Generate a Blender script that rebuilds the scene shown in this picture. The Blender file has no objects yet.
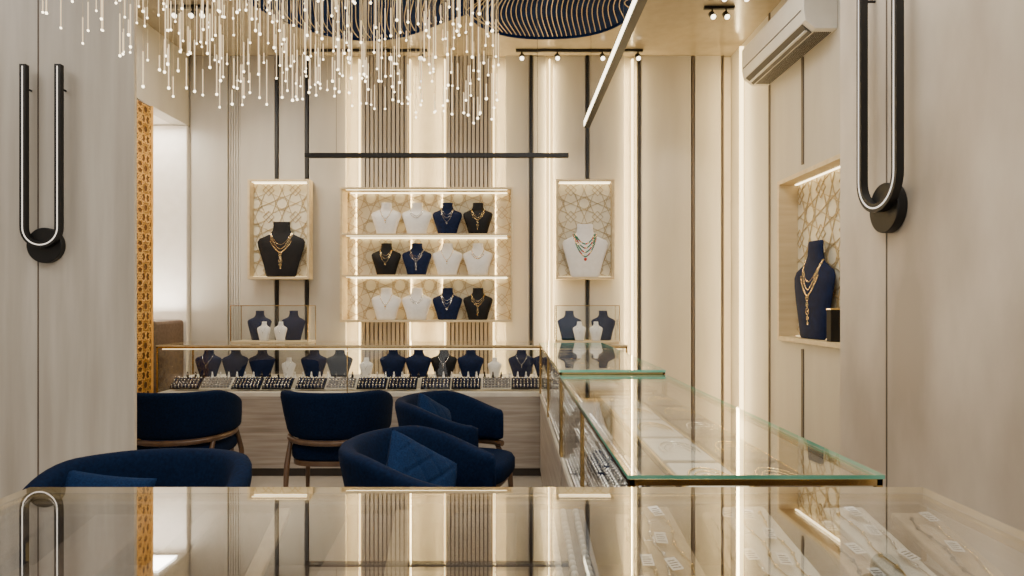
import bpy, math, random
from mathutils import Vector, Matrix
random.seed(11)
SC = bpy.context.scene
COL = SC.collection
PI = math.pi

# ------------------------------------------------------------ materials
def newmat(name):
    m = bpy.data.materials.new(name); m.use_nodes = True
    nt = m.node_tree; nt.nodes.clear()
    out = nt.nodes.new('ShaderNodeOutputMaterial')
    return m, nt, out

def srgb(r, g, b):
    f = lambda c: (c/255/12.92) if c/255 <= .04045 else ((c/255+.055)/1.055)**2.4
    return (f(r), f(g), f(b), 1)

def pmat(name, c1, c2=None, rough=.5, metal=0., scale=(3, 3, 3), noise=4., bump=0., detail=4, spec=.5, coat=0., sheen=0.):
    m, nt, out = newmat(name)
    b = nt.nodes.new('ShaderNodeBsdfPrincipled')
    nt.links.new(b.outputs[0], out.inputs[0])
    b.inputs['Roughness'].default_value = rough
    b.inputs['Metallic'].default_value = metal
    b.inputs['Specular IOR Level'].default_value = spec
    b.inputs['Coat Weight'].default_value = coat
    b.inputs['Sheen Weight'].default_value = sheen
    tc = nt.nodes.new('ShaderNodeTexCoord'); mp = nt.nodes.new('ShaderNodeMapping')
    mp.inputs['Scale'].default_value = scale
    nz = nt.nodes.new('ShaderNodeTexNoise'); nz.inputs['Scale'].default_value = noise; nz.inputs['Detail'].default_value = detail
    rp = nt.nodes.new('ShaderNodeValToRGB')
    rp.color_ramp.elements[0].position = .3; rp.color_ramp.elements[1].position = .7
    rp.color_ramp.elements[0].color = c2 if c2 else tuple(x*.9 for x in c1[:3])+(1,)
    rp.color_ramp.elements[1].color = c1
    L = nt.links.new
    L(tc.outputs['Object'], mp.inputs[0]); L(mp.outputs[0], nz.inputs[0]); L(nz.outputs[0], rp.inputs[0]); L(rp.outputs[0], b.inputs['Base Color'])
    if bump:
        bp = nt.nodes.new('ShaderNodeBump'); bp.inputs['Strength'].default_value = bump; bp.inputs['Distance'].default_value = .01
        L(nz.outputs[0], bp.inputs['Height']); L(bp.outputs[0], b.inputs['Normal'])
    return m

def emat(name, col, strength):
    m, nt, out = newmat(name)
    e = nt.nodes.new('ShaderNodeEmission'); e.inputs[0].default_value = col; e.inputs[1].default_value = strength
    nt.links.new(e.outputs[0], out.inputs[0]); return m

def glassmat(name, tint, base=.04, gain=.96, power=5.):
    m, nt, out = newmat(name); L = nt.links.new
    lw = nt.nodes.new('ShaderNodeLayerWeight'); lw.inputs[0].default_value = .5
    p = nt.nodes.new('ShaderNodeMath'); p.operation = 'POWER'; p.inputs[1].default_value = power
    q = nt.nodes.new('ShaderNodeMath'); q.operation = 'MULTIPLY_ADD'; q.inputs[1].default_value = gain; q.inputs[2].default_value = base
    q.use_clamp = True
    t = nt.nodes.new('ShaderNodeBsdfTransparent'); t.inputs[0].default_value = tint
    g = nt.nodes.new('ShaderNodeBsdfGlossy'); g.inputs['Roughness'].default_value = .01; g.inputs[0].default_value = (1, 1, 1, 1)
    mx = nt.nodes.new('ShaderNodeMixShader')
    L(lw.outputs['Facing'], p.inputs[0]); L(p.outputs[0], q.inputs[0]); L(q.outputs[0], mx.inputs[0])
    L(t.outputs[0], mx.inputs[1]); L(g.outputs[0], mx.inputs[2]); L(mx.outputs[0], out.inputs[0])
    return m

M = {}
M['wall'] = pmat('wall_panel_greige', srgb(193, 187, 173), srgb(185, 178, 164), .45, scale=(2, 2, .4))
M['wall_dark'] = pmat('wall_base_taupe', srgb(208, 198, 176), srgb(202, 191, 168), .5)
M['veneer'] = pmat('pale_veneer', srgb(210, 202, 189), srgb(180, 170, 156), .42, scale=(5, 5, .4), noise=2.2, detail=6)
M['veneer_warm'] = pmat('warm_veneer', srgb(220, 208, 190), srgb(170, 157, 139), .4, scale=(1.6, 1.6, .7), noise=2.0, detail=7)
M['white'] = pmat('white_plaster', srgb(236, 230, 220), srgb(228, 221, 210), .6)
M['ceil'] = pmat('ceiling_beige', srgb(168, 156, 131), srgb(158, 146, 122), .2)
M['floor'] = pmat('floor_stone', srgb(188, 179, 165), srgb(168, 158, 143), .18, scale=(1, 1, 1), noise=3)
M['slat'] = pmat('dark_slat_wood', srgb(98, 85, 72), srgb(84, 72, 61), .5, scale=(10, 10, .5))
M['slat_light'] = pmat('light_slat_wood', srgb(200, 189, 169), srgb(188, 176, 157), .5, scale=(10, 10, .5))
M['black'] = pmat('black_metal', srgb(20, 18, 17), srgb(14, 13, 12), .45, spec=.4)
M['oak'] = pmat('light_oak', srgb(216, 198, 160), srgb(200, 179, 139), .4, scale=(1, 6, 8), noise=3)
M['body'] = pmat('counter_wood', srgb(182, 172, 160), srgb(144, 132, 120), .4, scale=(.8, .8, 16), noise=3, detail=8)
M['plinth'] = pmat('plinth_dark', srgb(60, 52, 46), None, .5)
M['gold'] = pmat('brushed_gold', srgb(206, 180, 126), srgb(186, 158, 106), .25, metal=1.)
M['goldj'] = pmat('jewel_gold', srgb(246, 224, 172), srgb(232, 204, 144), .15, metal=1.)
M['silver'] = pmat('jewel_silver', srgb(240, 238, 235), srgb(218, 215, 211), .15, metal=1.)
M['turq'] = pmat('green_bead', srgb(40, 128, 92), srgb(28, 104, 76), .3)
M['coral'] = pmat('red_bead', srgb(186, 62, 44), srgb(160, 48, 36), .3)
M['bust_white'] = pmat('bust_white', srgb(242, 240, 237), srgb(234, 231, 227), .4)
M['bust_navy'] = pmat('bust_navy', srgb(15, 32, 70), srgb(10, 22, 52), .7, spec=.2)
M['bust_black'] = pmat('bust_black', srgb(20, 18, 20), srgb(13, 12, 13), .6, spec=.3)
M['velvet'] = pmat('navy_velvet', srgb(5, 26, 56), srgb(2, 16, 40), .9, noise=30, bump=.1, spec=.12)
M['velvet2'] = pmat('navy_woven', srgb(14, 44, 82), srgb(5, 26, 58), .9, noise=60, bump=.3, spec=.15)
M['walnut'] = pmat('walnut', srgb(104, 78, 56), srgb(78, 56, 40), .35, scale=(4, 4, 1), noise=5)
M['leather'] = pmat('brown_leather', srgb(108, 88, 72), srgb(84, 67, 54), .5, noise=14)
M['tray_brown'] = pmat('brown_suede', srgb(88, 71, 58), srgb(66, 53, 43), .8, noise=20)
M['kraft'] = pmat('kraft_pad', srgb(184, 162, 130), srgb(162, 140, 109), .8, noise=20)
M['cream'] = pmat('cream_pad', srgb(226, 219, 204), srgb(214, 206, 190), .7)
M['greyp'] = pmat('grey_velvet', srgb(142, 140, 142), srgb(112, 110, 114), .8, noise=40)
M['lattice'] = pmat('champagne_lattice', srgb(204, 184, 142), srgb(194, 172, 128), .4, metal=.1)
M['lattback'] = pmat('champagne_back', srgb(236, 228, 202), srgb(230, 220, 192), .6)
M['screen'] = pmat('bronze_screen', srgb(250, 198, 110), srgb(232, 174, 84), .4)
M['screen_back'] = pmat('screen_dark_back', srgb(112, 72, 30), srgb(92, 58, 24), .5)
M['navyp'] = pmat('navy_lacquer', srgb(18, 44, 92), srgb(10, 30, 70), .85, spec=.1)
M['fin'] = pmat('champagne_fin', srgb(204, 186, 152), srgb(190, 170, 134), .35, metal=.3)
M['acw'] = pmat('appliance_white', srgb(222, 218, 208), srgb(216, 211, 200), .35)
M['acd'] = pmat('vent_grey', srgb(64, 60, 56), None, .5)
M['edge'] = pmat('green_glass_edge', srgb(128, 200, 176), srgb(96, 176, 150), .12)
M['edge_gold'] = pmat('gold_glass_edge', srgb(214, 196, 158), srgb(190, 168, 126), .2)
M['paper'] = pmat('tag_paper', srgb(244, 242, 238), srgb(236, 234, 230), .6)
M['ink'] = pmat('tag_ink', srgb(40, 38, 38), None, .6)
M['led'] = emat('led_warm', (1, .72, .34, 1), 6.5)
M['led_soft'] = emat('led_soft', (1, .72, .36, 1), 2.2)
M['led_shelf'] = emat('led_shelf', (1, .78, .44, 1), 7)
M['led_white'] = emat('led_white', (1, .86, .62, 1), 7)
M['led_beam'] = emat('led_beam', (1, .86, .60, 1), 7)
M['led_tube'] = emat('led_tube', (1, .88, .74, 1), 1.6)
M['crystal'] = emat('crystal_glow', (1, .74, .42, 1), 1.7)
M['crystal_tip'] = emat('crystal_tip_glow', (1, .84, .56, 1), 8)
M['wire'] = pmat('wire_champagne', srgb(196, 176, 136), None, .3, metal=.6)
M['glass'] = glassmat('clear_glass', (.98, .985, .98, 1), .035, .75, 5.5)
M['glass_top'] = glassmat('clear_top_glass', (.975, .985, .975, 1), .045, .88, 4.5)
M['glass_top_dark'] = glassmat('reflective_top_glass', (.93, .935, .92, 1), .07, 1.2, 3.6)

# ------------------------------------------------------------ mesh builder
class MB:
    def __init__(s): s.v = []; s.f = []; s.mi = []; s.m = 0
    def add(s, vs, fs):
        o = len(s.v); s.v += [tuple(v) for v in vs]
        for f in fs: s.f.append(tuple(o+i for i in f)); s.mi.append(s.m)
    def box(s, x0, x1, y0, y1, z0, z1):
        s.add([(x0,y0,z0),(x1,y0,z0),(x1,y1,z0),(x0,y1,z0),(x0,y0,z1),(x1,y0,z1),(x1,y1,z1),(x0,y1,z1)],
              [(0,3,2,1),(4,5,6,7),(0,1,5,4),(1,2,6,5),(2,3,7,6),(3,0,4,7)]); return s
    def cyl(s, c, r, h, axis='z', n=20, r2=None):
        r2 = r if r2 is None else r2; vs = []
        for k, (rr, hh) in enumerate(((r, 0), (r2, h))):
            for i in range(n):
                a = 2*PI*i/n; p = (rr*math.cos(a), rr*math.sin(a), hh)
                if axis == 'x': p = (p[2], p[0], p[1])
                elif axis == 'y': p = (p[1], p[2], p[0])
                vs.append((c[0]+p[0], c[1]+p[1], c[2]+p[2]))
        fs = [(i, (i+1) % n, n+(i+1) % n, n+i) for i in range(n)]
        fs += [tuple(range(n-1, -1, -1)), tuple(range(n, 2*n))]
        s.add(vs, fs); return s
    def sweep(s, path, r, n=8, closed=False, rs=None):
        P = [Vector(p) for p in path]; N = len(P); rings = []
        up = Vector((0, 0, 1)); last = None
        for i in range(N):
            if closed: t = P[(i+1) % N]-P[i-1]
            else: t = P[min(i+1, N-1)]-P[max(i-1, 0)]
            if t.length < 1e-9: t = Vector((0, 0, 1))
            t.normalize()
            if last is None:
                a = up if abs(t.dot(up)) < .9 else Vector((1, 0, 0))
                nrm = (a-t*a.dot(t)).normalized()
            else:
                nrm = last-t*last.dot(t)
                nrm = nrm.normalized() if nrm.length > 1e-6 else last
            last = nrm; b = t.cross(nrm); rr = rs[i] if rs else r
            rings.append([P[i]+nrm*(rr*math.cos(2*PI*j/n))+b*(rr*math.sin(2*PI*j/n)) for j in range(n)])
        vs = [v for g in rings for v in g]; fs = []
        for i in range(N if closed else N-1):
            i2 = (i+1) % N
            for j in range(n): fs.append((i*n+j, i*n+(j+1) % n, i2*n+(j+1) % n, i2*n+j))
        if not closed: fs += [tuple(range(n-1, -1, -1)), tuple((N-1)*n+j for j in range(n))]
        s.add(vs, fs); return s
    def ball(s, c, r, n=8, m=5):
        vs = [(c[0], c[1], c[2]-r)]
        for i in range(1, m):
            a = -PI/2+PI*i/m
            for j in range(n): vs.append((c[0]+r*math.cos(a)*math.cos(2*PI*j/n), c[1]+r*math.cos(a)*math.sin(2*PI*j/n), c[2]+r*math.sin(a)))
        vs.append((c[0], c[1], c[2]+r)); T = len(vs)-1; fs = []
        for j in range(n):
            fs.append((0, 1+(j+1) % n, 1+j)); fs.append((T, 1+(m-2)*n+j, 1+(m-2)*n+(j+1) % n))
            for i in range(m-2): fs.append((1+i*n+j, 1+i*n+(j+1) % n, 1+(i+1)*n+(j+1) % n, 1+(i+1)*n+j))
        s.add(vs, fs); return s
    def loft(s, rings, cap=True):
        n = len(rings[0]); vs = [v for g in rings for v in g]; fs = []
        for i in range(len(rings)-1):
            for j in range(n): fs.append((i*n+j, i*n+(j+1) % n, (i+1)*n+(j+1) % n, (i+1)*n+j))
        if cap: fs += [tuple(range(n-1, -1, -1)), tuple((len(rings)-1)*n+j for j in range(n))]
        s.add(vs, fs); return s
    def mesh(s, name, mats, smooth=None):
        me = bpy.data.meshes.new(name); me.from_pydata(s.v, [], s.f)
        for m in (mats if isinstance(mats, (list, tuple)) else [mats]): me.materials.append(M[m])
        me.polygons.foreach_set('material_index', s.mi)
        if smooth:
            me.polygons.foreach_set('use_smooth', [True]*len(me.polygons))
            me.set_sharp_from_angle(angle=math.radians(smooth))
        me.update(); return me
    def obj(s, name, mats, parent=None, smooth=None, bevel=0, label=None):
        o = bpy.data.objects.new(name, s.mesh(name, mats, smooth)); COL.objects.link(o)
        if parent: o.parent = parent
        if bevel:
            md = o.modifiers.new('b', 'BEVEL'); md.width = bevel; md.segments = 2; md.limit_method = 'ANGLE'
        if label: o['label'] = label
        return o

def tag(o, label, cat, group=None):
    o['label'] = label; o['category'] = cat
    if group: o['group'] = group
    return o
def thing(name, loc, label, cat, group=None, rz=0):
    e = bpy.data.objects.new(name, None); e.empty_display_size = .05
    e.location = loc; e.rotation_euler = (0, 0, rz); COL.objects.link(e)
    return tag(e, label, cat, group)
def structure(o): o['kind'] = 'structure'; return o
def box_at(name, x0, x1, y0, y1, z0, z1, mat, bevel=0):
    cx, cy = (x0+x1)/2, (y0+y1)/2
    o = MB().box(x0-cx, x1-cx, y0-cy, y1-cy, 0, z1-z0).obj(name, mat, bevel=bevel); o.location = (cx, cy, z0); return o
def dup(root, loc, rz=None, label=None):
    r = root.copy(); r.location = loc
    if rz is not None: r.rotation_euler = (0, 0, rz)
    COL.objects.link(r)
    if label: r['label'] = label
    for c in list(root.children):
        k = c.copy(); k.parent = r; COL.objects.link(k)
        for c2 in list(c.children):
            k2 = c2.copy(); k2.parent = k; COL.objects.link(k2)
    return r
def area(loc, sx, sy, e, col=(1, .96, .90), rot=(0, 0, 0)):
    l = bpy.data.lights.new('added_area_light', 'AREA'); l.shape = 'RECTANGLE'; l.size = sx; l.size_y = sy; l.energy = e; l.color = col
    o = bpy.data.objects.new('added_area_light', l); o.location = loc; o.rotation_euler = rot; COL.objects.link(o); return o  # unseen area lights added to supply fill and wash

# ------------------------------------------------------------ room dimensions
H = 3.42; YB = 5.565; XL = -2.78; XR = 1.92; EYE = 1.28
structure(box_at('floor', -4.2, 3.0, -2.0, 6.0, -.1, 0, 'floor'))
structure(box_at('ceiling', -4.2, 3.0, -2.0, 6.0, H, H+.1, 'ceil'))
structure(box_at('wall_back', -3.4, 2.6, YB, YB+.12, 0, H, 'wall_dark'))
k = 0
for a, b in [(-2.757, -2.443), (-2.33, -2.035), (-2.0, -1.774), (-1.739, -1.42), (-.04, .165), (.2, .31), (.375, .652),
             (.687, .99), (1.13, 1.565), (1.6, 1.826)]:
    k += 1
    structure(box_at('trim_%d' % k, a, b, YB-.03, YB, 0, H, 'wall', bevel=.004))
for a in (-2.017, -1.757, .182, .669, 1.112):
    k += 1; structure(box_at('trim_%d' % k, a-.010, a+.010, YB-.04, YB, 0, H, 'black'))
for a in (1.582, 1.845):
    k += 1; structure(box_at('trim_%d' % k, a-.006, a+.006, YB-.033, YB, 0, H, 'slat'))
mb = MB()
for i in range(5): mb.cyl((-2.43+.022*i, 0, 0), .010, H, 'z', 10)
o = mb.obj('trim_%d' % (k+1), 'wall', smooth=50); o.location = (0, YB-.01, 0); k += 1; structure(o)
for a, b in [(-1.287, -.878), (-.548, -.157)]:
    mb = MB(); mb.m = 0; mb.box(a, b, -.010, 0, 0, H); n = 11; st = (b-a)/n
    mb.m = 1
    for i in range(n): mb.box(a+st*(i+.15), a+st*(i+.85), -.034, -.010, 0, H)
    o = mb.obj('trim_%d' % (k+1), ['slat', 'slat_light']); o.location = (0, YB, 0); k += 1; structure(o)
def led_strip(x, w=.009, d=.03, sides=(1, -1), e=11.):
    o = box_at('led_strip', x-w/2, x+w/2, YB-d, YB, .05, H-.03, 'led')
    tag(o, 'warm white vertical LED strip set in wall groove', 'light strip', 'LED strips between the wall panels')
    for s in sides:
        area((x+s*.012, YB-.058, 1.73), 3.2, .027, e, (1, .74, .38), (0, -s*PI/2, 0))  # added unseen light that spreads the strip's wash over the panels
for x, sd in ((-1.304, (-1,)), (-.865, (1,)), (-.566, (-1,)), (-.140, (1,)), (.343, (1, -1))): led_strip(x, sides=sd)
led_strip(1.06, .014, .035, (1, -1), 14.)
NY0, NY1, NZ0, NZ1 = 3.5, 4.53, 1.018, 2.138
mb = MB()
mb.box(XR, XR+.12, 2.5, NY0, 0, H); mb.box(XR, XR+.12, NY1, YB, 0, H)
mb.box(XR, XR+.12, NY0, NY1, 0, NZ0); mb.box(XR, XR+.12, NY0, NY1, NZ1, H)
structure(mb.obj('wall_right', 'wall'))
k += 1; structure(box_at('trim_%d' % k, XR-.008, XR, 4.718, 4.742, 0, H, 'slat'))
for z0, z1 in ((0, NZ0-.04), (NZ1+.05, H)):
    k += 1; structure(box_at('trim_%d' % k, XR-.008, XR, 4.18, 4.205, z0, z1, 'slat'))
o = box_at('led_strip', XR-.03, XR, 5.26, 5.275, .05, H-.03, 'led')
tag(o, 'warm white vertical LED strip beside wall corner', 'light strip', 'LED strips between the wall panels')
area((XR-.05, 5.25, 1.73), .025, 3.2, 9, (1, .74, .38), (-PI/2, 0, 0))  # added unseen pair widening the corner strip's wash
area((XR-.05, 5.29, 1.73), .025, 3.2, 9, (1, .74, .38), (PI/2, 0, 0))
structure(MB().box(1.3, 2.05, -2.0, 2.52, 0, H).obj('wall_right_near', 'veneer_warm'))
k += 1; structure(box_at('trim_%d' % k, 1.298, 1.3, 2.205, 2.211, 0, H, 'slat'))
structure(MB().box(-4.2, -1.82, 3.1, 3.125, 0, H).obj('wall_left_near', 'veneer', bevel=.004))
k += 1; structure(box_at('trim_%d' % k, -2.288, -2.282, 3.098, 3.1, 0, H, 'slat'))
structure(MB().box(-4.2, -4.1, -2.0, 3.1, 0, H).obj('wall_left_side', 'veneer'))
structure(MB().box(XL-.12, XL, 3.125, YB, 2.81, H).obj('wall_left', 'wall'))
structure(MB().box(XL-.5, XL-.4, 4.0, YB, 0, 2.79).obj('wall_left_recess', 'white'))
structure(MB().box(XL-.5, XL-.121, 3.125, YB, 2.815, 2.86).obj('trim_soffit', 'white'))
structure(MB().box(XL-.4, XL-.001, 5.5, 5.565, 0, 2.805).obj('trim_jamb', 'white'))
structure(MB().box(XL-.4, XL-.1, 4.97, 5.02, 0, 2.805).obj('trim_return', 'white'))

# ------------------------------------------------------------ star lattice
def clip(p, q, x0, x1, y0, y1):
    dx, dy = q[0]-p[0], q[1]-p[1]; t0, t1 = 0., 1.
    for a, b in ((-dx, p[0]-x0), (dx, x1-p[0]), (-dy, p[1]-y0), (dy, y1-p[1])):
        if abs(a) < 1e-12:
            if b < 0: return None
        else:
            t = b/a
            if a < 0: t0 = max(t0, t)
            else: t1 = min(t1, t)
    if t0 >= t1-1e-6: return None
    return ((p[0]+dx*t0, p[1]+dy*t0), (p[0]+dx*t1, p[1]+dy*t1))
def star_lattice(mb, u0, u1, v0, v1, cell, th, dep, fn):
    nu = int((u1-u0)/cell)+2; nv = int((v1-v0)/cell)+2
    cu, cv = (u0+u1)/2, (v0+v1)/2; seg = []
    for i in range(-nu//2-1, nu//2+2):
        for j in range(-nv//2-1, nv//2+2):
            cx, cy = cu+i*cell, cv+j*cell
            for R, st, ph, nn in ((.5*cell, 3, 0, 8), (.27*cell, 1, PI/8, 8)):
                pts = [(cx+R*math.cos(2*PI*a/nn+ph), cy+R*math.sin(2*PI*a/nn+ph)) for a in range(nn)]
                for a in range(nn): seg.append((pts[a], pts[(a+st) % nn]))
            qx, qy = cx+cell/2, cy+cell/2; R = .21*cell
            pts = [(qx+R*math.cos(PI/2*a), qy+R*math.sin(PI/2*a)) for a in range(4)]
            for a in range(4): seg.append((pts[a], pts[(a+1) % 4]))
            for sx, sy in ((1, 1), (-1, 1), (1, -1), (-1, -1)):
                seg.append(((cx+.3535*cell*sx, cy+.3535*cell*sy), (qx if sx > 0 else qx-cell, qy if sy > 0 else qy-cell)))
    for p, q in seg:
        c = clip(p, q, u0, u1, v0, v1)
        if not c: continue
        p, q = c; d = Vector((q[0]-p[0], q[1]-p[1]))
        if d.length < 1e-4: continue
        nn = Vector((-d.y, d.x)).normalized()*th/2; pts = []
        for w in (0, dep):
            for a, sg in ((p, 1), (q, 1), (q, -1), (p, -1)): pts.append(fn(a[0]+nn.x*sg, a[1]+nn.y*sg, w))
        mb.add(pts, [(0,1,2,3),(7,6,5,4),(0,4,5,1),(1,5,6,2),(2,6,7,3),(3,7,4,0)])

sc = thing('lattice_screen', (XL, 4.5, 0), 'bright gold geometric star lattice screen in wall opening', 'screen')
mb = MB(); star_lattice(mb, -.9, .46, 0.02, 2.79, .15, .009, .004, lambda u, v, w: (w, u, v)); mb.obj('lattice', 'screen', sc)
mb = MB(); mb.box(-.01, .012, .455, .468, 0, 2.805); mb.box(-.01, .012, -.92, -.9, 0, 2.805); mb.obj('frame', 'screen', sc)
MB().box(-.010, -.002, -.92, .46, 0, 2.8).obj('back_panel', 'screen_back', sc)
area((XL+.5, 4.6, 2.9), .3, .9, 10, (1, .86, .64), (0, math.radians(-25), 0))  # added unseen light, brightens the lattice screen
bn = thing('bench', (XL-.2, 5.26, 0), 'brown leather bench with upright back in alcove', 'bench')
MB().box(-.19, .19, -.235, .235, .0, .42).obj('base', 'body', bn, bevel=.01)
MB().box(-.19, .19, -.235, .235, .42, .52).obj('seat', 'leather', bn, bevel=.02)
MB().box(-.19, .19, -.235, .235, .52, 1.14).obj('backrest', 'leather', bn, bevel=.03)

# ------------------------------------------------------------ busts & necklaces
PR = [(0,.25,.10,-.02),(.02,.275,.12,-.02),(.2,.315,.145,-.02),(.4,.375,.165,-.015),(.54,.42,.16,0),(.63,.435,.14,.01),(.69,.40,.125,.02),
      (.735,.30,.11,.03),(.78,.205,.10,.04),(.85,.16,.095,.05),(.93,.15,.09,.055),(.985,.155,.088,.06),(1.0,.14,.08,.06)]
def prof(z):
    for i in range(len(PR)-1):
        if PR[i][0] <= z <= PR[i+1][0]:
            t = (z-PR[i][0])/(PR[i+1][0]-PR[i][0]); b = PR[i]; c = PR[i+1]
            return [b[q]+t*(c[q]-b[q]) for q in (1, 2, 3)]
    return list(PR[-1][1:])
def bust_mesh(mat):
    mb = MB(); rings = []
    zs = [0,.02,.1,.2,.3,.4,.47,.54,.585,.63,.66,.69,.712,.735,.757,.78,.815,.85,.93,.985,1.0]
    for z in zs:
        w, d, yc = prof(z)
        rings.append([(w*math.copysign(abs(math.cos(a))**.85, math.cos(a)), yc+d*math.sin(a), z) for a in [2*PI*j/28 for j in range(28)]])
    mb.loft(rings); return mb.mesh('display_bust', mat, 60)
BM = {c: bust_mesh('bust_'+c) for c in ('white', 'navy', 'black')}
def surf(x, z, e=.010):
    w, d, yc = prof(z); r = min(.98, abs(x)/w)
    return (x, yc-d*math.sqrt(1-r*r)-e, z)
def neck_curve(zl, xm, p=2., zt=.8, n=25):
    pts = []
    for i in range(n):
        t = -1+2*i/(n-1); pts.append(surf(xm*t*(1-.12*abs(t)**3), zl+(zt-zl)*abs(t)**p))
    return pts
def necklace_mesh(kind, mat):
    mb = MB()
    if kind == 0:
        pts = neck_curve(.46, .2, 1.5); mb.sweep(pts, .005, 6)
        for i, p in enumerate(pts): mb.ball(p, .010 if i % 2 else .008, 6, 4)
        mb.ball(surf(0, .42, .02), .026, 8, 5); mb.ball(surf(0, .35, .02), .016, 8, 5)
    elif kind == 1:
        pts = neck_curve(.56, .21, 1.9); mb.sweep(pts, .008, 6)
        for i, p in enumerate(pts[3:-3]):
            q = surf(p[0]*1.12, max(.2, p[2]-.055), .015); mb.ball(q, .013, 6, 4)
    elif kind == 2:
        for zl, xm in ((.6, .19), (.5, .2), (.38, .205)): mb.sweep(neck_curve(zl, xm, 1.7), .0055, 6)
        mb.ball(surf(0, .33, .02), .028, 8, 5)
    elif kind == 4:
        for si, (zl, xm) in enumerate(((.62, .2), (.54, .22), (.46, .24), (.38, .255))):
            pts = neck_curve(zl, xm, 1.7, .8, 41); mb.m = 0; mb.sweep(pts, .004, 6)
            for i, p in enumerate(pts):
                mb.m = (0, 1, 1, 2)[(i//3+si) % 4]; mb.ball(p, .014, 6, 4)
        mb.m = 2; mb.ball(surf(0, .33, .02), .03, 8, 5)
        return mb.mesh('necklace', [mat, 'turq', 'coral'], 60)
    else:
        pts = neck_curve(.5, .22, 1.6, .8, 37); mb.sweep(pts, .004, 6)
        mb.sweep(neck_curve(.58, .21, 1.7, .8, 33), .003, 6); mb.sweep(neck_curve(.44, .235, 1.6, .8, 33), .003, 6)
        for i, p in enumerate(pts):
            mb.ball(p, .007, 6, 4)
            if 3 < i < 33: mb.ball(surf(p[0]*1.17, max(.15, p[2]-.06), .012), .009, 6, 4)
        for z, r in ((.42, .028), (.35, .02), (.28, .032), (.21, .018), (.16, .012)):
            c = surf(0, z, .014)
            mb.sweep([(c[0]+r*math.cos(a), c[1], c[2]+r*1.1*math.sin(a)) for a in [2*PI*j/14 for j in range(14)]], .004, 6, closed=True); mb.ball(c, r*.35, 6, 4)
            for a in range(8): mb.ball((c[0]+r*math.cos(a*PI/4), c[1]-.003, c[2]+r*1.1*math.sin(a*PI/4)), .006, 5, 3)
    return mb.mesh('necklace', mat, 60)
NM = {(kd, m): necklace_mesh(kd, m) for kd in range(5) for m in ('goldj', 'silver')}
CN = {'white': 'white', 'navy': 'navy velvet', 'black': 'black velvet'}
def bust(color, loc, h, where, group, rz=0, neck=0, jm=None, sx=1.08, sy=1.):
    sc3 = (h*sx, h*sy, h)
    o = bpy.data.objects.new('display_bust', BM[color]); COL.objects.link(o)
    o.location = loc; o.scale = sc3; o.rotation_euler = (0, 0, rz)
    tag(o, '%s jewellery display bust %s' % (CN[color], where), 'display bust', group)
    if neck is not None:
        jm = jm or ('goldj' if color != 'black' else 'silver')
        nk = bpy.data.objects.new('necklace', NM[(neck, jm)]); COL.objects.link(nk)
        nk.location = loc; nk.scale = sc3; nk.rotation_euler = (0, 0, rz)
        kk = ['pendant chain', 'beaded collar', 'triple strand', 'ornate beaded drop', 'green and red bead'][neck]
        tag(nk, '%s %s necklace on %s bust' % ('gold' if jm == 'goldj' else 'silver', kk, CN[color]), 'necklace', 'necklaces '+where)
    return o

# ------------------------------------------------------------ wall shelf unit
UX0, UX1, UZ0, UZ1 = -1.415, .025, 1.12, 2.243; UD = .2
yf = YB-.05-UD
un = thing('wall_shelf_unit', ((UX0+UX1)/2, YB-.05, UZ0), 'oak framed wall shelf unit with lit lattice back', 'shelf')
hw = (UX1-UX0)/2; hh = UZ1-UZ0; t = .018
mb = MB(); mb.box(-hw, hw, -UD, 0, 0, t); mb.box(-hw, hw, -UD, 0, hh-t, hh); mb.box(-hw, -hw+t, -UD, 0, t, hh-t); mb.box(hw-t, hw, -UD, 0, t, hh-t)
mb.obj('frame', 'oak', un, bevel=.002)
MB().box(-hw+t, hw-t, -.01, 0, t, hh-t).obj('back_panel', 'lattback', un)
mb = MB(); star_lattice(mb, -hw+t, hw-t, t, hh-t, .25, .0045, -.004, lambda u, v, w: (u, -.012+w, v)); mb.obj('lattice', 'lattice', un)
shz = [1.858-UZ0, 1.515-UZ0]
for z in shz:
    MB().box(-hw+t, hw-t, -UD, -.02, z-.018, z).obj('shelf', 'oak', un, bevel=.002)
for z in (hh-t, shz[0]-.018, shz[1]-.018):
    MB().box(-hw+.05, hw-.05, -.035, -.022, z-.006, z).obj('led_strip', 'led_shelf', un)
    MB().box(-hw+.05, hw-.05, -UD+.02, -UD+.030, z-.002, z).obj('led_strip', 'led_shelf', un)
for r, (z, cs) in enumerate([(1.858, 'WWNK'), (1.515, 'KNWW'), (UZ0+t, 'WWNK')]):
    for i, c in enumerate(cs):
        col = {'W': 'white', 'N': 'navy', 'K': 'black'}[c]
        bust(col, (-1.045+.258*i, yf+.09, z+.001), .268, 'on the wall shelf unit', 'busts on the wall shelf unit', neck=[0, 1, 2, 3][(i+r*2) % 4] if c != 'K' or r == 1 else 3, jm='silver' if c == 'N' or (c == 'W' and i == 1) else 'goldj')

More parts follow.
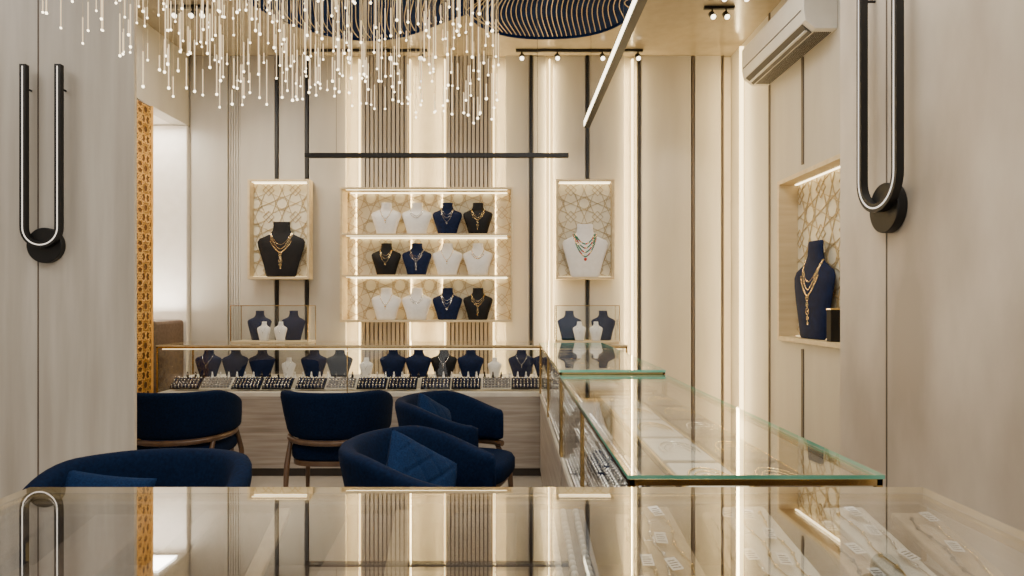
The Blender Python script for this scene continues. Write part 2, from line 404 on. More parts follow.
def wall_niche(x0, x1, z0, z1, label):
    w = (x1-x0)/2; h = z1-z0; t = .02; d = .10
    n = thing('wall_niche', ((x0+x1)/2, YB-.045, z0), label, 'display niche', 'oak display niches on the wall')
    mb = MB(); mb.box(-w, w, -d, 0, 0, t); mb.box(-w, w, -d, 0, h-t, h); mb.box(-w, -w+t, -d, 0, t, h-t); mb.box(w-t, w, -d, 0, t, h-t)
    mb.obj('frame', 'oak', n, bevel=.002)
    MB().box(-w+t, w-t, -.01, 0, t, h-t).obj('back_panel', 'lattback', n)
    mb = MB(); star_lattice(mb, -w+t, w-t, t, h-t, .23, .0045, -.004, lambda u, v, ww: (u, -.012+ww, v)); mb.obj('lattice', 'lattice', n)
    MB().box(-w+.03, w-.03, -d+.02, -d+.03, h-t-.003, h-t).obj('led_strip', 'led_shelf', n)
    MB().box(-w+.03, w-.03, -.035, -.022, h-t-.006, h-t).obj('led_strip', 'led_shelf', n)
    MB().box(-w+t, w-t, -.032, -.022, t, t+.006).obj('led_strip', 'led_soft', n)
    return n
wall_niche(-2.225, -1.70, 1.482, 2.33, 'oak framed lit wall niche with black bust')
wall_niche(.39, .886, 1.482, 2.33, 'oak framed lit wall niche with white bust')
bust('black', (-1.95, YB-.107, 1.503), .47, 'in the lit wall niche', 'busts in the wall niches', neck=3, jm='goldj', sx=1.0, sy=.30)
bust('white', (.64, YB-.107, 1.503), .45, 'in the lit wall niche', 'busts in the wall niches', neck=4, jm='goldj', sx=1.0, sy=.32)
n = thing('wall_niche', (XR, (NY0+NY1)/2, NZ0), 'large oak framed wall niche with navy bust', 'display niche', 'oak display niches on the wall')
w = (NY1-NY0)/2-.001; h = NZ1-NZ0; d0 = -.03; d = .115; t = .03
mb = MB(); mb.box(d0, d, -w, w, 0, t); mb.box(d0, d, -w, w, h-t, h); mb.box(d0, d, -w, -w+t, t, h-t); mb.box(d0, d, w-t, w, t, h-t)
mb.obj('frame', 'oak', n, bevel=.002)
MB().box(d-.01, d, -w+t, w-t, t, h-t).obj('back_panel', 'lattback', n)
mb = MB(); star_lattice(mb, -w+t, w-t, t, h-t, .3, .005, -.005, lambda u, v, ww: (d-.012+ww, u, v)); mb.obj('lattice', 'lattice', n)
MB().box(d-.04, d-.025, -w+.05, w-.05, h-t-.006, h-t).obj('led_strip', 'led_shelf', n)
MB().box(d-.035, d-.022, -w+.05, w-.05, t, t+.006).obj('led_strip', 'led_soft', n)
bust('navy', (XR+.035, 4.12, NZ0+t+.002), .63, 'in the large wall niche', 'busts in the wall niches', rz=-PI/2+.1, neck=3, jm='goldj', sx=.82, sy=.38)
jb = thing('jewellery_box', (XR+.01, 3.82, NZ0+t+.001), 'small black jewellery box with gold lid edge', 'jewellery box')
MB().box(-.028, .028, -.028, .028, 0, .19).obj('body', 'bust_black', jb, bevel=.004); MB().box(-.030, .030, -.030, .030, .19, .20).obj('lid_trim', 'goldj', jb, bevel=.002)

# ------------------------------------------------------------ counters
def counter(x0, x1, y0, y1, ztop, zdeck, label, opaque_back=False, posts=(), sposts=(), edge='edge', th=.010, top='glass_top', group='glass topped display counters'):
    cx, cy = (x0+x1)/2, (y0+y1)/2; a, b = (x1-x0)/2, (y1-y0)/2
    c = thing('display_counter', (cx, cy, 0), label, 'display counter', group)
    MB().box(-a+.02, a-.02, -b+.02, b-.02, 0, .06).obj('plinth', 'plinth', c)
    MB().box(-a, a, -b, b, .06, zdeck-.03).obj('body', 'body', c, bevel=.003)
    MB().box(-a, a, -b, b, zdeck-.03, zdeck).obj('deck', 'leather' if opaque_back else 'cream', c, bevel=.002)
    g = .006; zt = ztop-th; mb = MB()
    mb.box(-a+.004, a-.004, -b+.004, -b+.004+g, zdeck, zt-.002)
    if not opaque_back: mb.box(-a+.004, a-.004, b-.004-g, b-.004, zdeck, zt-.002)
    mb.box(-a+.004, -a+.004+g, -b+.012, b-.012, zdeck, zt-.002); mb.box(a-.004-g, a-.004, -b+.012, b-.012, zdeck, zt-.002)
    mb.obj('glass_side', 'glass', c)
    if opaque_back: MB().box(-a+.012, a-.012, b-.02, b-.004, zdeck, ztop-.02).obj('back_panel', 'leather', c)
    mb = MB(); e = .008; zz = zt
    mb.box(-a-e, a+e, -b-e, b+e, zz, ztop)
    mb.mi = [0, 0, 1, 1, 1, 1]
    mb.obj('glass_top', [top, edge], c)
    mb = MB(); r = .006
    for sx in (-1, 1):
        for sy in (-1, 1): mb.box(sx*a-r, sx*a+r, sy*b-r, sy*b+r, zdeck, zz-.0005)
    for px in posts: mb.box(px-cx-r/2, px-cx+r/2, -b-r, -b+r, zdeck, zz-.0005)
    for py in sposts: mb.box(-a-r, -a+r, py-cy-r, py-cy+r, zdeck, zz-.0005)
    for sy in (-1, 1): mb.box(-a-r, a+r, sy*b-r, sy*b+r, zz-.013, zz-.0005)
    for sx in (-1, 1): mb.box(sx*a-r, sx*a+r, -b-r, b+r, zz-.013, zz-.0005)
    mb.obj('frame', 'gold', c, bevel=.001)
    return c
TOP = .97
c0 = counter(-2.6, .86, 4.72, 5.25, TOP, .62, 'long wood counter with glass display against panelled wall', posts=(-1.2, .22), edge='edge_gold')
MB().box(-1.7, 1.7, -.255, -.249, .935, .943).obj('led_strip', 'led_soft', c0)
MB().box(-1.7, 1.7, -.04, .24, .62, .70).obj('riser', 'cream', c0, bevel=.004)
SEAM = 2.76
counter(.22, .667, 1.16, SEAM-.02, TOP, .62, 'glass topped display counter with gold frame and green edge', th=.007, sposts=(1.95,))
counter(.22, .667, SEAM+.02, 4.66, TOP+.02, .62, 'slightly taller glass display counter with teal edge', th=.010, sposts=(3.7,))
cf = counter(-.80, .687, .52, 1.07, TOP, .85, 'glass topped display counter with brown interior and gold edge', opaque_back=True, edge='edge_gold', top='glass_top_dark')

def ring_tray(loc, rz=0, nx=8, ny=3, sx=.026, sy=.03, label='grey velvet ring tray filled with rings', mats=('black', 'greyp', 'silver'), tilt=0, group='ring trays inside the counters'):
    r = thing('ring_tray', loc, label, 'ring tray', group, rz)
    r.rotation_euler = (tilt, 0, rz)
    a, b = nx*sx/2, ny*sy/2
    MB().box(-a-.006, a+.006, -b-.006, b+.006, 0, .008).obj('tray', mats[0], r, bevel=.002)
    mb = MB()
    for j in range(ny): mb.cyl((-a, -b+sy*(j+.5), .014), .009, 2*a, 'x', 10)
    mb.obj('ring_roll', mats[1], r, smooth=40)
    mb = MB()
    for j in range(ny):
        for i in range(nx):
            c = (-a+sx*(i+.5), -b+sy*(j+.5), .016)
            mb.sweep([(c[0], c[1]+.011*math.cos(q), c[2]+.011*math.sin(q)) for q in [2*PI*u/10 for u in range(10)]], .0032, 4, closed=True)
            mb.ball((c[0], c[1], c[2]+.014), .008, 5, 3)
    o = mb.obj('rings', mats[2], r, smooth=60); o['kind'] = 'stuff'
    return r
T1 = math.radians(38)
base = ring_tray((-2.44, 4.835, .668), 0, 8, 4, sy=.026, tilt=T1, mats=('black', 'bust_navy', 'silver'), label='dark ring tray filled with silver rings')
pale = ring_tray((-2.21, 4.835, .668), 0, 8, 4, sy=.026, tilt=T1, mats=('cream', 'greyp', 'silver'), label='pale grey ring tray filled with silver rings')
for i, x in enumerate([-1.98, -1.75, -1.50, -1.27, -1.04, -.81, -.56, -.33, -.10, .12]):
    r = dup(pale if i in (3, 8) else base, (x, 4.835, .668)); r.rotation_euler = (T1, 0, 0)
for i, (x, c) in enumerate([(-2.37, 'navy'), (-2.16, 'navy'), (-1.95, 'navy'), (-1.74, 'white'), (-1.54, 'navy'), (-1.34, 'black'), (-1.13, 'white'), (-.92, 'navy'),
             (-.72, 'navy'), (-.52, 'black'), (-.31, 'navy'), (-.12, 'white'), (.09, 'navy'), (.28, 'navy'), (.49, 'navy')]):
    h = .215 if c != 'white' else .15
    bust(c, (x, 5.03, .701), h, 'inside the long glass counter', 'busts inside the long counter', neck=(None if i % 3 else 0), sx=1.12 if c != 'white' else .85, jm='silver')
cone = {}
for nm, m in (('white', 'bust_white'), ('black', 'bust_black')):
    mb = MB(); mb.cyl((0, 0, 0), .014, .005, 'z', 14); mb.cyl((0, 0, .005), .010, .042, 'z', 14, r2=.004); mb.m = 1
    mb.sweep([(.0075*math.cos(q), .0075*math.sin(q), .028) for q in [2*PI*u/12 for u in range(12)]], .002, 4, closed=True)
    mb.ball((0, -.009, .030), .004, 5, 3); cone[nm] = mb.mesh('ring_cone', [m, 'silver'], 50)
for i in range(44):
    nm = 'white' if (i//3) % 3 else 'black'
    o = bpy.data.objects.new('ring_cone', cone[nm]); COL.objects.link(o); o.location = (-2.5+.064*i, 4.962, .7005)
    tag(o, 'small '+nm+' cone stand holding a single ring', 'ring stand', 'ring cones inside the long counter')

def glass_case(x0, x1, label):
    a = (x1-x0)/2; b = .1; h = .285
    c = thing('glass_case', ((x0+x1)/2, 5.07, TOP+.001), label, 'display case', 'glass cases on the long counter')
    MB().box(-a, a, -b, b, 0, .012).obj('base', 'oak', c, bevel=.002)
    g = .004; mb = MB()
    mb.box(-a+.003, a-.003, -b+.003, -b+.003+g, .012, h-.004); mb.box(-a+.003, a-.003, b-.003-g, b-.003, .012, h-.004)
    mb.box(-a+.003, -a+.003+g, -b+.008, b-.008, .012, h-.004); mb.box(a-.003-g, a-.003, -b+.008, b-.008, .012, h-.004)
    mb.box(-a, a, -b, b, h-.004, h); mb.obj('glass_box', 'glass', c)
    mb = MB(); r = .0025
    for sx in (-1, 1):
        for sy in (-1, 1): mb.box(sx*a-r, sx*a+r, sy*b-r, sy*b+r, .012, h)
        mb.box(sx*a-r, sx*a+r, -b, b, h, h+2*r)
    for sy in (-1, 1): mb.box(-a, a, sy*b-r, sy*b+r, h, h+2*r)
    mb.obj('frame', 'gold', c)
    cx = (x0+x1)/2
    for dx in (-.13, .14): bust('navy', (cx+dx, 5.11, TOP+.014), .235, 'inside glass case on the counter', 'busts inside the glass cases', neck=None, sx=.95, sy=.8)
    for dx in (-.06, .07): bust('white', (cx+dx, 5.02, TOP+.014), .15, 'inside glass case on the counter', 'small busts inside the glass cases', neck=0, jm='silver', sx=.8)
glass_case(-2.17, -1.57, 'clear glass case with gold edges beside black niche')
glass_case(.36, .85, 'clear glass case with gold edges near counter corner')

def pad(x0, x1, y0, y1, z, mat, label, tilt=0, th=.012, group='display pads inside the counters', rz=0):
    o = MB().box(-(x1-x0)/2, (x1-x0)/2, 0, y1-y0, 0, th).obj('display_pad', mat, bevel=.003)
    o.location = ((x0+x1)/2, y0, z); o.rotation_euler = (tilt, 0, rz)
    return tag(o, label, 'display pad', group)
SH = .265; zS = .62+SH+.013
SEC = ((1.2, SEAM-.06), (SEAM+.06, 4.62))
for (y0, y1) in SEC:
    s = thing('counter_shelf', (.485, (y0+y1)/2, .62), 'kraft coloured shelf on gold legs inside glass counter', 'shelf', 'shelves inside the glass counters')
    L = (y1-y0)/2
    MB().box(-.13, .165, -L, L, SH, SH+.012).obj('board', 'tray_brown', s, bevel=.002)
    for sx in (-.11, .15):
        for sy in (-L+.02, L-.02): MB().cyl((sx, sy, 0), .005, SH, 'z', 10).obj('leg', 'gold', s, smooth=40)
arcm = {}
def lay_neck(x, y, z, r, mat, rz, label):
    if mat not in arcm:
        mb = MB(); pts = [(math.cos(a), math.sin(a)*2.2, .05) for a in [PI*q/24 for q in range(25)]]
        pts = [(-1, -.5, .05)]+pts[::-1]+[(1, -.5, .05)]
        mb.sweep(pts, .04, 6)
        for p in pts[1:-1]: mb.ball((p[0]*1.02, p[1]*1.02, .05), .065, 6, 4)
        arcm[mat] = mb.mesh('chain_necklace', mat, 60)
    o = bpy.data.objects.new('chain_necklace', arcm[mat]); COL.objects.link(o)
    o.location = (x, y, z); o.scale = (r, r, r); o.rotation_euler = (0, 0, rz)
    return tag(o, label, 'necklace', 'necklaces laid inside the counters')
i = 0
ysn = [1.36+.27*q for q in range(5)]+[2.98+.3*q for q in range(5)]
for y in ysn:
    for x in (.425, .57):
        i += 1
        m = ('tray_brown', 'bust_navy', 'cream', 'leather', 'kraft')[(i*2+i//2) % 5]
        nm = {'cream': 'cream', 'tray_brown': 'brown suede', 'leather': 'brown leather', 'bust_navy': 'navy velvet', 'kraft': 'kraft coloured'}[m]
        pad(x-.062, x+.062, y-.11, y+.13, zS, m, nm+' jewellery pad under a curved necklace', th=.01)
        for rr in (.045, .034, .023):
            lay_neck(x, y-.03, zS+.011, rr, 'goldj' if i % 3 else 'silver', 0, ('gold' if i % 3 else 'silver')+' fine necklace laid in an arch on pad')
for y0, y1 in SEC:
    for x in (.357, .4975, .638):
        o = MB().cyl((0, 0, 0), .0035, y1-y0-.02, 'y', 8).obj('divider_rod', 'goldj', smooth=40); o.location = (x, y0+.01, zS+.005)
        tag(o, 'slim gold divider rod along the jewellery pads', 'divider rod', 'divider rods inside the side counters')
TW = math.radians(58)
white_tray = ring_tray((.272, 1.32, .672), -PI/2, 8, 4, sy=.026, tilt=TW, mats=('cream', 'cream', 'silver'), label='white ring tray leaning inside the side counter', group='white ring trays inside the side counter')
navy_tray = None
ys = [1.30+.228*q for q in range(6)]+[2.93+.228*q for q in range(8)]
for q, y in enumerate(ys):
    if q:
        r = dup(white_tray if q % 3 != 2 else base, (.272, y, .672)); r.rotation_euler = (TW, 0, -PI/2)
    lb_ = MB().box(-.018, .018, -.105, .105, 0, .115).obj('tray_block', 'bust_navy' if q % 3 == 0 else 'cream', bevel=.003)
    lb_.location = (.325, y, .621); tag(lb_, ('navy' if q % 3 == 0 else 'cream')+' display block behind leaning ring tray', 'display block', 'display blocks inside the side counters')
    r = dup(base if q % 2 else white_tray, (.305, y, .79)); r.rotation_euler = (math.radians(50), 0, -PI/2)
    r['label'] = ('dark' if q % 2 else 'white')+' ring tray propped on a display block'

# brown lined counter contents: crowded tilted boards
TL = math.atan2(.088, .40); Y0 = .62
def on_pad(p, o, lx, ly, off=.0125, rz=0):
    bpy.context.view_layer.update()
    R = p.matrix_world.to_3x3(); v = R @ Vector((lx, ly, off))
    o.location = p.matrix_world.translation+v
    o.rotation_euler = (R @ Matrix.Rotation(rz, 3, 'Z')).to_euler()
specs = [(.055, .125, 'greyp', .02), (.135, .20, 'kraft', -.08), (.212, .275, 'kraft', .06), (.29, .35, 'leather', -.04), (.362, .43, 'cream', .07), (.445, .505, 'kraft', -.06), (.515, .58, 'cream', .05), (.595, .66, 'kraft', -.03)]
bi = 0
for si, (x0, x1, m, rz) in enumerate(specs):
    tl = TL*(1, .9, 1.05, .94, 1.06, .88, 1.04, .93)[si]
    p = pad(x0, x1, Y0, Y0+.41, .853, m, {'greyp': 'grey tilted pad holding rows of pearls', 'kraft': 'kraft coloured tilted pad with chains', 'cream': 'cream tilted pad with chains', 'leather': 'brown leather tilted pad with chains'}[m], tl, th=.012, group='tilted pads inside the brown lined counter', rz=rz)
    if si == 0:
        for lx in (-.02, 0, .02):
            mb = MB()
            for q in range(32): mb.ball((0, .012*q, .0045), .0055, 6, 4)
            o = mb.obj('pearl_strand', 'bust_white', smooth=60); on_pad(p, o, lx, .02)
            tag(o, 'straight strand of white pearls on pad', 'pearl strand', 'pearl strands on the grey pad')
        continue
    for lx in (-.017, .013):
        bi += 1
        mb = MB(); pts = [(.004*math.sin(q*.9+bi), .013*q, .003) for q in range(29)]
        mb.sweep(pts, .0014, 5)
        for q in range(0, 29, 2): mb.ball(pts[q], .0036, 6, 4)
        o = mb.obj('bracelet', 'black' if bi % 4 == 1 else 'goldj' if bi % 3 else 'silver', smooth=60); on_pad(p, o, lx, .02)
        tag(o, ('black' if bi % 4 == 1 else 'gold' if bi % 3 else 'silver')+' fine beaded bracelet stretched along a pad', 'bracelet', 'bracelets on the tilted pads')
    for u in ((.37, .25), (.38, .33, .27, .22), (.38, .31, .25), (.39, .34, .28), (.37, .32, .26), (.36, .30, .24), (.38, .33, .27), (.38, .30))[si]:
        tg = thing('price_tag', (0, 0, 0), 'small white price tag with black printed bars', 'price tag', 'price tags on the tilted pads')
        on_pad(p, tg, random.uniform(-.012, .012), u, .0125+.009, random.uniform(-.3, .3))
        MB().box(-.008, .008, -.013, .013, 0, .001).obj('card', 'paper', tg)
        mb = MB()
        for q in range(4): mb.box(-.006, .006-.002*(q % 2), -.010+.005*q, -.0082+.005*q, .001, .0013)
        mb.obj('printed_bars', 'ink', tg)
for i, (x0, w_, m, rz) in enumerate(((-.75, .06, 'tray_brown', .06), (-.66, .10, 'leather', 0), (-.53, .03, 'leather', -.12), (-.45, .10, 'tray_brown', .03), (-.33, .022, 'kraft', .10), (-.27, .10, 'leather', -.03), (-.15, .03, 'kraft', .08), (-.09, .10, 'tray_brown', 0))):
    pad(x0, x0+w_, Y0, Y0+.41, .853, m, {'tray_brown': 'brown suede tilted pad', 'leather': 'brown leather tilted pad', 'kraft': 'narrow kraft coloured tilted pad'}[m], TL*(1.04, .9, 1, .93)[i % 4], group='tilted pads inside the brown lined counter', rz=rz)

# ------------------------------------------------------------ chairs
def chair_build(loc, rz, label):
    c = thing('armchair', loc, label, 'armchair', 'navy tub armchairs', rz)
    def path(u):
        a = u*math.radians(128)
        x = .285*math.copysign(abs(math.sin(a))**.85, math.sin(a)); y = .27*math.cos(a)
        if math.cos(a) < 0: y = .30*math.cos(a)
        return x, y
    N = 44; rings = []
    for i in range(N+1):
        u = -1+2*i/N; x, y = path(u); x2, y2 = path(min(1, u+.01)); x1, y1 = path(max(-1, u-.01))
        tx, ty = x2-x1, y2-y1; l = math.hypot(tx, ty); nx, ny = -ty/l, tx/l
        if nx*x+ny*y < 0: nx, ny = -nx, -ny
        s = max(0, (abs(u)-.4)/.6); s = s*s*(3-2*s)
        zt = .770-.10*s; zb = .49+.01*s; th = .036; ring = []
        endk = 1 if abs(u) < .95 else max(.25, math.sqrt(max(0, 1-((abs(u)-.95)/.05)**2)))
        zc = (zt+zb)/2; hz = (zt-zb)/2*(.8+.2*endk)
        for q in range(16):
            a = 2*PI*q/16; ca, sa = math.cos(a), math.sin(a)
            px = th*endk*math.copysign(abs(ca)**.6, ca); pz = hz*math.copysign(abs(sa)**.35, sa)
            lean = .03*(pz/hz)*(1-s)
            ring.append((x+nx*(px+lean), y+ny*(px+lean), zc+pz))
        rings.append(ring)
    mb = MB(); mb.loft(rings); mb.obj('backrest', 'velvet', c, smooth=60)
    pts = []
    for i in range(37):
        u = -1+2*i/36; x, y = path(u); pts.append((x, y, .474+.01*abs(u)))
    mb = MB(); mb.sweep(pts, .017, 8); mb.obj('rail', 'walnut', c, smooth=60)
    rings = []
    for z, k in ((.36, .9), (.365, .97), (.38, 1.), (.43, 1.), (.448, .96), (.456, .86)):
        ring = []
        for q in range(32):
            a = 2*PI*q/32; ca, sa = math.cos(a), math.sin(a)
            ring.append((.262*k*math.copysign(abs(ca)**.6, ca), -.03+.262*k*math.copysign(abs(sa)**.6, sa), z))
        rings.append(ring)
    mb = MB(); mb.loft(rings); mb.obj('seat', 'velvet', c, smooth=50)
    mb = MB(); rings = []
    for z in (.33, .36):
        rings.append([(.25*math.copysign(abs(math.cos(a))**.6, math.cos(a)), -.02+.24*math.copysign(abs(math.sin(a))**.6, math.sin(a)), z) for a in [2*PI*q/32 for q in range(32)]])
    mb.loft(rings); mb.obj('seat_frame', 'walnut', c, smooth=40)
    for sx in (-1, 1):
        x, y = path(sx*.46)
        mb = MB(); mb.sweep([(sx*.25, .255, 0), (sx*.245, .215, .34), (x*.99, y, .48)], .016, 8, rs=[.011, .017, .013]); mb.obj('leg', 'walnut', c, smooth=60)
        x, y = path(sx*.9)
        mb = MB(); mb.sweep([(sx*.27, -.24, 0), (sx*.258, -.22, .34), (x, y-.005, .49)], .016, 8, rs=[.011, .017, .013]); mb.obj('leg', 'walnut', c, smooth=60)
    return c
ch = chair_build((-2.0, 3.93, 0), PI, 'navy velvet tub armchair facing long counter, beside veneered wall')
dup(ch, (-1.05, 3.93, 0), PI, 'navy velvet tub armchair facing the middle of long counter')
dup(ch, (-.28, 3.45, 0), PI/2-.25, 'navy velvet tub armchair with small cushion, facing side counter')
dup(ch, (-.29, 2.38, 0), PI/2-.2, 'navy velvet tub armchair with large woven cushion')
dup(ch, (-1.15, 1.95, 0), .08, 'navy velvet tub armchair drawn up to the brown lined counter')
def cushion(loc, rot, label, s=.3, quilt=0.):
    n = 40; top = []; bot = []
    for j in range(n+1):
        for i in range(n+1):
            u = -1+2*i/n; v = -1+2*j/n
            e = max(0, (1-u**4)*(1-v**4))
            x = u*s/2*(1-.05*(1-v*v)); z = v*s/2*(1-.05*(1-u*u)); y = .05*e**.5
            if quilt:
                f = 3.
                l1 = abs(((u+v)*f/2) % 1-.5)*2; l2 = abs(((u-v)*f/2) % 1-.5)*2
                y -= quilt*(max(0, l1-.8)+max(0, l2-.8))*5*e
            top.append((x, -y, z)); bot.append((x, y, z))
    mb = MB(); W = n+1; o = W*W; fs = []
    for j in range(n):
        for i in range(n):
            a = j*W+i; fs.append((a, a+1, a+W+1, a+W)); fs.append((o+a, o+a+W, o+a+W+1, o+a+1))
    mb.add(top+bot, fs)
    ob = mb.obj('cushion', 'velvet2', smooth=80); ob.location = loc; ob.rotation_euler = rot
    return tag(ob, label, 'cushion', 'navy cushions on the armchairs')
cushion((-.40, 3.43, .615), (-.35, .45, PI/2-.5), 'square navy cushion leaning in armchair', .3, .005)
cushion((-.33, 2.36, .60), (-.55, .55, PI/2-.9), 'large diamond quilted navy cushion leaning in armchair', .34, .008)
cushion((-1.30, 2.03, .60), (-.35, .15, .15), 'square navy cushion on armchair by brown lined counter', .27, .005)

# ------------------------------------------------------------ sconces
def sconce(loc, rz, label, R):
    s = thing('wall_sconce', loc, label, 'wall light', 'black U-shaped wall sconces', rz)
    Lh = .86; Y = -.046
    pth = [(-R, Y, Lh)]+[(-R*math.cos(a), Y, R-R*math.sin(a)) for a in [PI*q/20 for q in range(21)]]+[(R, Y, Lh)]
    def ribbon(hw, y0, y1, cutz=None):
        rings = []
        for i, p in enumerate(pth):
            a = Vector(pth[max(i-1, 0)]); b = Vector(pth[min(i+1, len(pth)-1)]); t = (b-a).normalized(); nn = Vector((t.z, 0, -t.x))
            P = Vector(p)
            if cutz: P.z = min(P.z, cutz)
            rings.append([P+nn*q+Vector((0, w, 0)) for q, w in ((-hw, y0), (hw, y0), (hw, y1), (-hw, y1))])
        return rings
    mb = MB(); mb.loft(ribbon(.0145, -.0125, .0125)); mb.obj('loop', 'black', s, smooth=50)
    mb = MB(); mb.loft(ribbon(.0026, -.0138, -.0120, Lh-.01)); mb.obj('led_line', 'led_tube', s)
    mb = MB(); mb.cyl((0, -.032, 0), .085, .032, 'y', 48); mb.obj('mount_disc', 'black', s, smooth=40, bevel=.003)
    for sx in (-R, R): MB().cyl((sx, -.036, .75), .005, .036, 'y', 10).obj('standoff', 'black', s)
    return s
sconce((-2.235, 3.1, 1.557), 0, 'black U-shaped wall sconce with disc on pale veneer wall', .083)
sconce((1.3, 2.175, 1.603), -PI/2, 'black U-shaped wall sconce with disc on warm veneer wall', .104)

# ------------------------------------------------------------ linear pendant lights
pl = thing('linear_pendant', (-.40, 3.5, 2.075), 'slim black horizontal bar pendant on thin wires', 'pendant light')
MB().box(-.72, .72, -.014, .014, 0, .024).obj('bar', 'black', pl, bevel=.002)
MB().box(-.7, .7, -.006, .006, -.002, 0).obj('diffuser', 'slat', pl)
for sx in (-.55, .55): MB().cyl((sx, 0, .024), .001, H-2.075-.024, 'z', 6).obj('wire', 'black', pl)
lb = thing('linear_pendant', (.61, 3.3, 2.70), 'long black beam light with warm LED side', 'pendant light')
MB().box(-.008, .036, -1.9, 1.9, 0, .08).obj('bar', 'black', lb, bevel=.002)
MB().box(-.012, -.0085, -1.89, 1.89, .014, .056).obj('diffuser', 'led_beam', lb)
for sy in (-1.2, .2, 1.6): MB().cyl((.01, sy, .08), .0012, H-2.70-.08, 'z', 6).obj('wire', 'black', lb)

# ------------------------------------------------------------ track lights
def track(x0, x1, y, spots, label):
    L = (x1-x0)/2
    t = thing('track_light', ((x0+x1)/2, y, H), label, 'track light', 'black ceiling track lights')
    MB().box(-L, L, -.012, .012, -.02, 0).obj('track', 'black', t)
    for s in spots:
        mb = MB(); x = s-(x0+x1)/2; mb.cyl((x, 0, -.045), .006, .026, 'z', 8)
        a = Vector((x, .02, -.045)); b = Vector((x, -.025, -.085)); mb.sweep([a, b], .022, 14); mb.obj('spot_head', 'black', t, smooth=40)
        mb = MB(); mb.sweep([b, b+Vector((0, -.002, -.0018))], .018, 14); mb.obj('lens', 'led_white', t)
track(.05, 1.12, 5.4, (.1, .4, .78, 1.08), 'short black ceiling track with four spotlights')
track(-1.75, -.7, 5.4, (-1.7, -1.35, -1.0, -.75), 'short black ceiling track with spotlights above shelves')
track(1.38, 1.68, 4.35, (1.45, 1.6), 'pair of black spotlights near air conditioner')
track(1.40, 1.62, 4.62, (1.46, 1.56), 'pair of black spotlights between track and air conditioner')
track(-2.45, -2.15, 4.6, (-2.40, -2.28, -2.2), 'cluster of black spotlights above the wall opening')

# ------------------------------------------------------------ organic ceiling features
def cloud(cx, cy, a, b, ph, label):
    c = thing('ceiling_feature', (cx, cy, H), label, 'ceiling feature', 'organic ceiling features')
    def R(q): return 1+.12*math.cos(2*q+ph)+.10*math.cos(3*q+ph*2)
    def out(k, z, n=96):
        return [((a*k)*R(q)*math.cos(q), (b*k)*R(q)*math.sin(q), z) for q in [2*PI*i/n for i in range(n)]]
    mb = MB(); mb.loft([out(.98, -.12), out(.98, -.001)]); mb.obj('body', 'navyp', c, smooth=40)
    mb = MB(); mb.loft([out(1.0, -.135), out(1.0, -.02), out(.982, -.02), out(.982, -.135), out(1.0, -.135)], cap=False); mb.obj('rim', 'navyp', c, smooth=30)
    mb = MB(); mb.sweep(out(1.012, -.012), .008, 6, closed=True); mb.obj('glow_edge', 'led_white', c)
    mb = MB(); n = 40
    P = out(.95, 0, 180)
    for i in range(n):
        x = -a*1.15+2*a*1.15*(i+.5)/n; ys = []
        for p, q in zip(P, P[1:]+P[:1]):
            if (p[0]-x)*(q[0]-x) < 0: ys.append(p[1]+(q[1]-p[1])*(x-p[0])/(q[0]-p[0]))
        if len(ys) < 2: continue
        y0, y1 = min(ys), max(ys); N = 18; path = []
        for j in range(N+1):
            tt = j/N; y = y0+(y1-y0)*tt; path.append((x+.10*math.sin(PI*tt)*math.sin(PI*tt*1.0+ph), y, -.126-.008*math.sin(PI*tt)))
        mb.sweep(path, .0034, 5)
    mb.obj('ribs', 'fin', c, smooth=60)
cloud(-.95, 4.15, .78, .74, .6, 'wavy navy ceiling feature with fine champagne ribs')
cloud(.34, 4.15, .60, .74, 2.1, 'wavy navy ribbed ceiling feature beside beam light')

# ------------------------------------------------------------ chandelier
cd = thing('chandelier', (-.92, 2.55, H), 'cascading chandelier of many fine strands with glowing tips', 'chandelier')
MB().box(-.95, .9, -.68, .68, -.03, 0).obj('canopy', 'fin', cd, bevel=.01)
rest = MB()
def pend(mb, x, y, zt, ln):
    mb.m = 0; mb.cyl((x, y, zt+ln), .0007, (-.03)-(zt+ln), 'z', 4)
    mb.m = 1; mb.cyl((x, y, zt+.006), .0020, ln-.006, 'z', 5)
    mb.m = 2; mb.ball((x, y, zt+.003), .0046, 6, 4); mb.m = 0
pos = []
NXc, NYc = 36, 13
for i in range(NXc):
    for j in range(NYc):
        x = -.94+1.82*(i+.15+.7*random.random())/NXc; y = -.65+1.3*(j+random.random())/NYc
        s = (x+.94)/1.82
        if s < .3 and random.random() < .35: continue
        pos.append((x, y, s))
random.shuffle(pos)
for i, (x, y, s) in enumerate(pos):
    hem = .93+.12*(1-s)+.20*max(0, .35-s)+.03*math.sin(x*6+y*3)+.26*y
    zt = EYE-.20+hem+.50*random.random()+(.08 if s < .3 else 0)
    ln = random.choice((.05, .08, .11, .14, .18))
    mb = MB() if i < 100 else rest
    pend(mb, x, y, zt-H, ln)
    if i < 100: mb.obj('crystal_rod', ['wire', 'crystal', 'crystal_tip'], cd)
o = rest.obj('crystal_rods', ['wire', 'crystal', 'crystal_tip'], cd); o['kind'] = 'stuff'

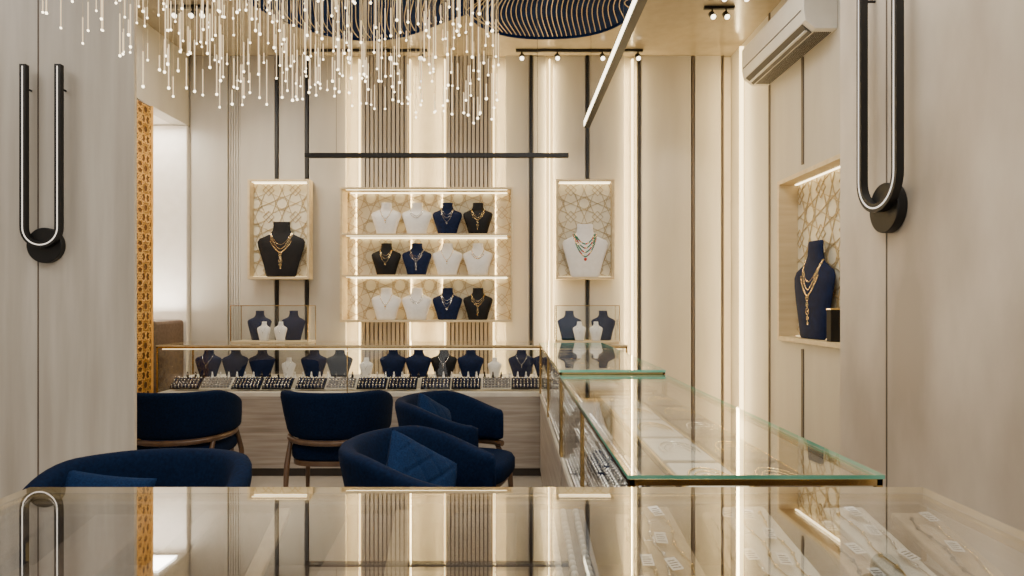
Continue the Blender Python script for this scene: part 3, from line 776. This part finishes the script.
# ------------------------------------------------------------ air conditioner
ac = thing('air_conditioner', (XR, 4.25, 2.89), 'white wall mounted split air conditioner', 'air conditioner')
pr = [(0, 0), (-.13, 0), (-.19, .05), (-.20, .11), (-.20, .26), (-.18, .285), (0, .285)]
mb = MB(); mb.loft([[(x, -.5, z) for x, z in pr], [(x, .5, z) for x, z in pr]]); mb.obj('housing', 'acw', ac, bevel=.004)
MB().box(-.205, -.199, -.47, .47, .115, .118).obj('panel_seam', 'acd', ac)
mb = MB(); v = [(-.128, -.45, -.003), (-.186, -.45, .045), (-.186, .45, .045), (-.128, .45, -.003)]
mb.add([(a-.004, b, c-.004) for a, b, c in v]+v, [(0,1,2,3),(7,6,5,4),(0,4,5,1),(1,5,6,2),(2,6,7,3),(3,7,4,0)]); mb.obj('air_vent', 'acd', ac)
MB().box(-.168, -.150, -.44, .44, .006, .012).obj('louvre', 'acw', ac)
mb = MB()
for q in range(9): mb.box(-.115+.012*q, -.109+.012*q, -.45, .45, -.004, 0)
mb.obj('grille', 'acd', ac)

# ------------------------------------------------------------ lights
area((-.3, 0.6, 3.38), 2.6, 1.6, 54)  # added soft fill lights under the ceiling, outside the view
area((.5, 2.2, 3.38), 1.2, .9, 40)
area((.95, 3.6, 3.38), .6, .9, 17)
area((-2.3, 4.1, 3.38), .5, .9, 21)
area((XL-.2, 5.25, 2.79), .35, .3, 7, (1, .93, .84))  # added light below the soffit, brightens the white recess
area((XL-.2, 5.25, 1.2), .35, .3, 8, (1, .93, .84), (PI, 0, 0))  # added upward light hidden at the bench, brightens the soffit
area((-3.2, 1.8, 3.38), 1.2, 1.6, 28)  # added fill for the left side, outside the view
def spot(loc, tgt, e, ang=60):
    l = bpy.data.lights.new('spot_lamp', 'SPOT'); l.energy = e; l.spot_size = math.radians(ang); l.spot_blend = .8; l.color = (1, .90, .76); l.shadow_soft_size = .04
    o = bpy.data.objects.new('spot_lamp', l); o.location = loc; COL.objects.link(o)
    o.rotation_euler = (Vector(tgt)-Vector(loc)).to_track_quat('-Z', 'Y').to_euler()
for x in (-1.9, -1.2, -.4, .4, 1.4): spot((x, 4.95, 3.2), (x, 5.5, 1.6), 19)
for x, y in ((-1.8, 4.5), (-.9, 4.9), (0, 4.9), (.45, 3.0), (.45, 1.9), (-.3, 1.7), (.3, .8)): spot((x, y-.1, 3.15 if y > 4 else 3.36), (x, y+.1, .9), 30, 50)
w = bpy.data.worlds.new('World'); SC.world = w; w.use_nodes = True
bg = w.node_tree.nodes['Background']; bg.inputs[0].default_value = (1, .98, .95, 1); bg.inputs[1].default_value = .78

# ------------------------------------------------------------ camera
cam = bpy.data.cameras.new('Camera'); co = bpy.data.objects.new('Camera', cam); COL.objects.link(co)
co.location = (0, 0, EYE); co.rotation_euler = (PI/2, 0, 0)
cam.sensor_width = 36; cam.lens = 22.5; cam.shift_x = 2/1024; cam.shift_y = 15/1024; cam.clip_start = .02
SC.camera = co
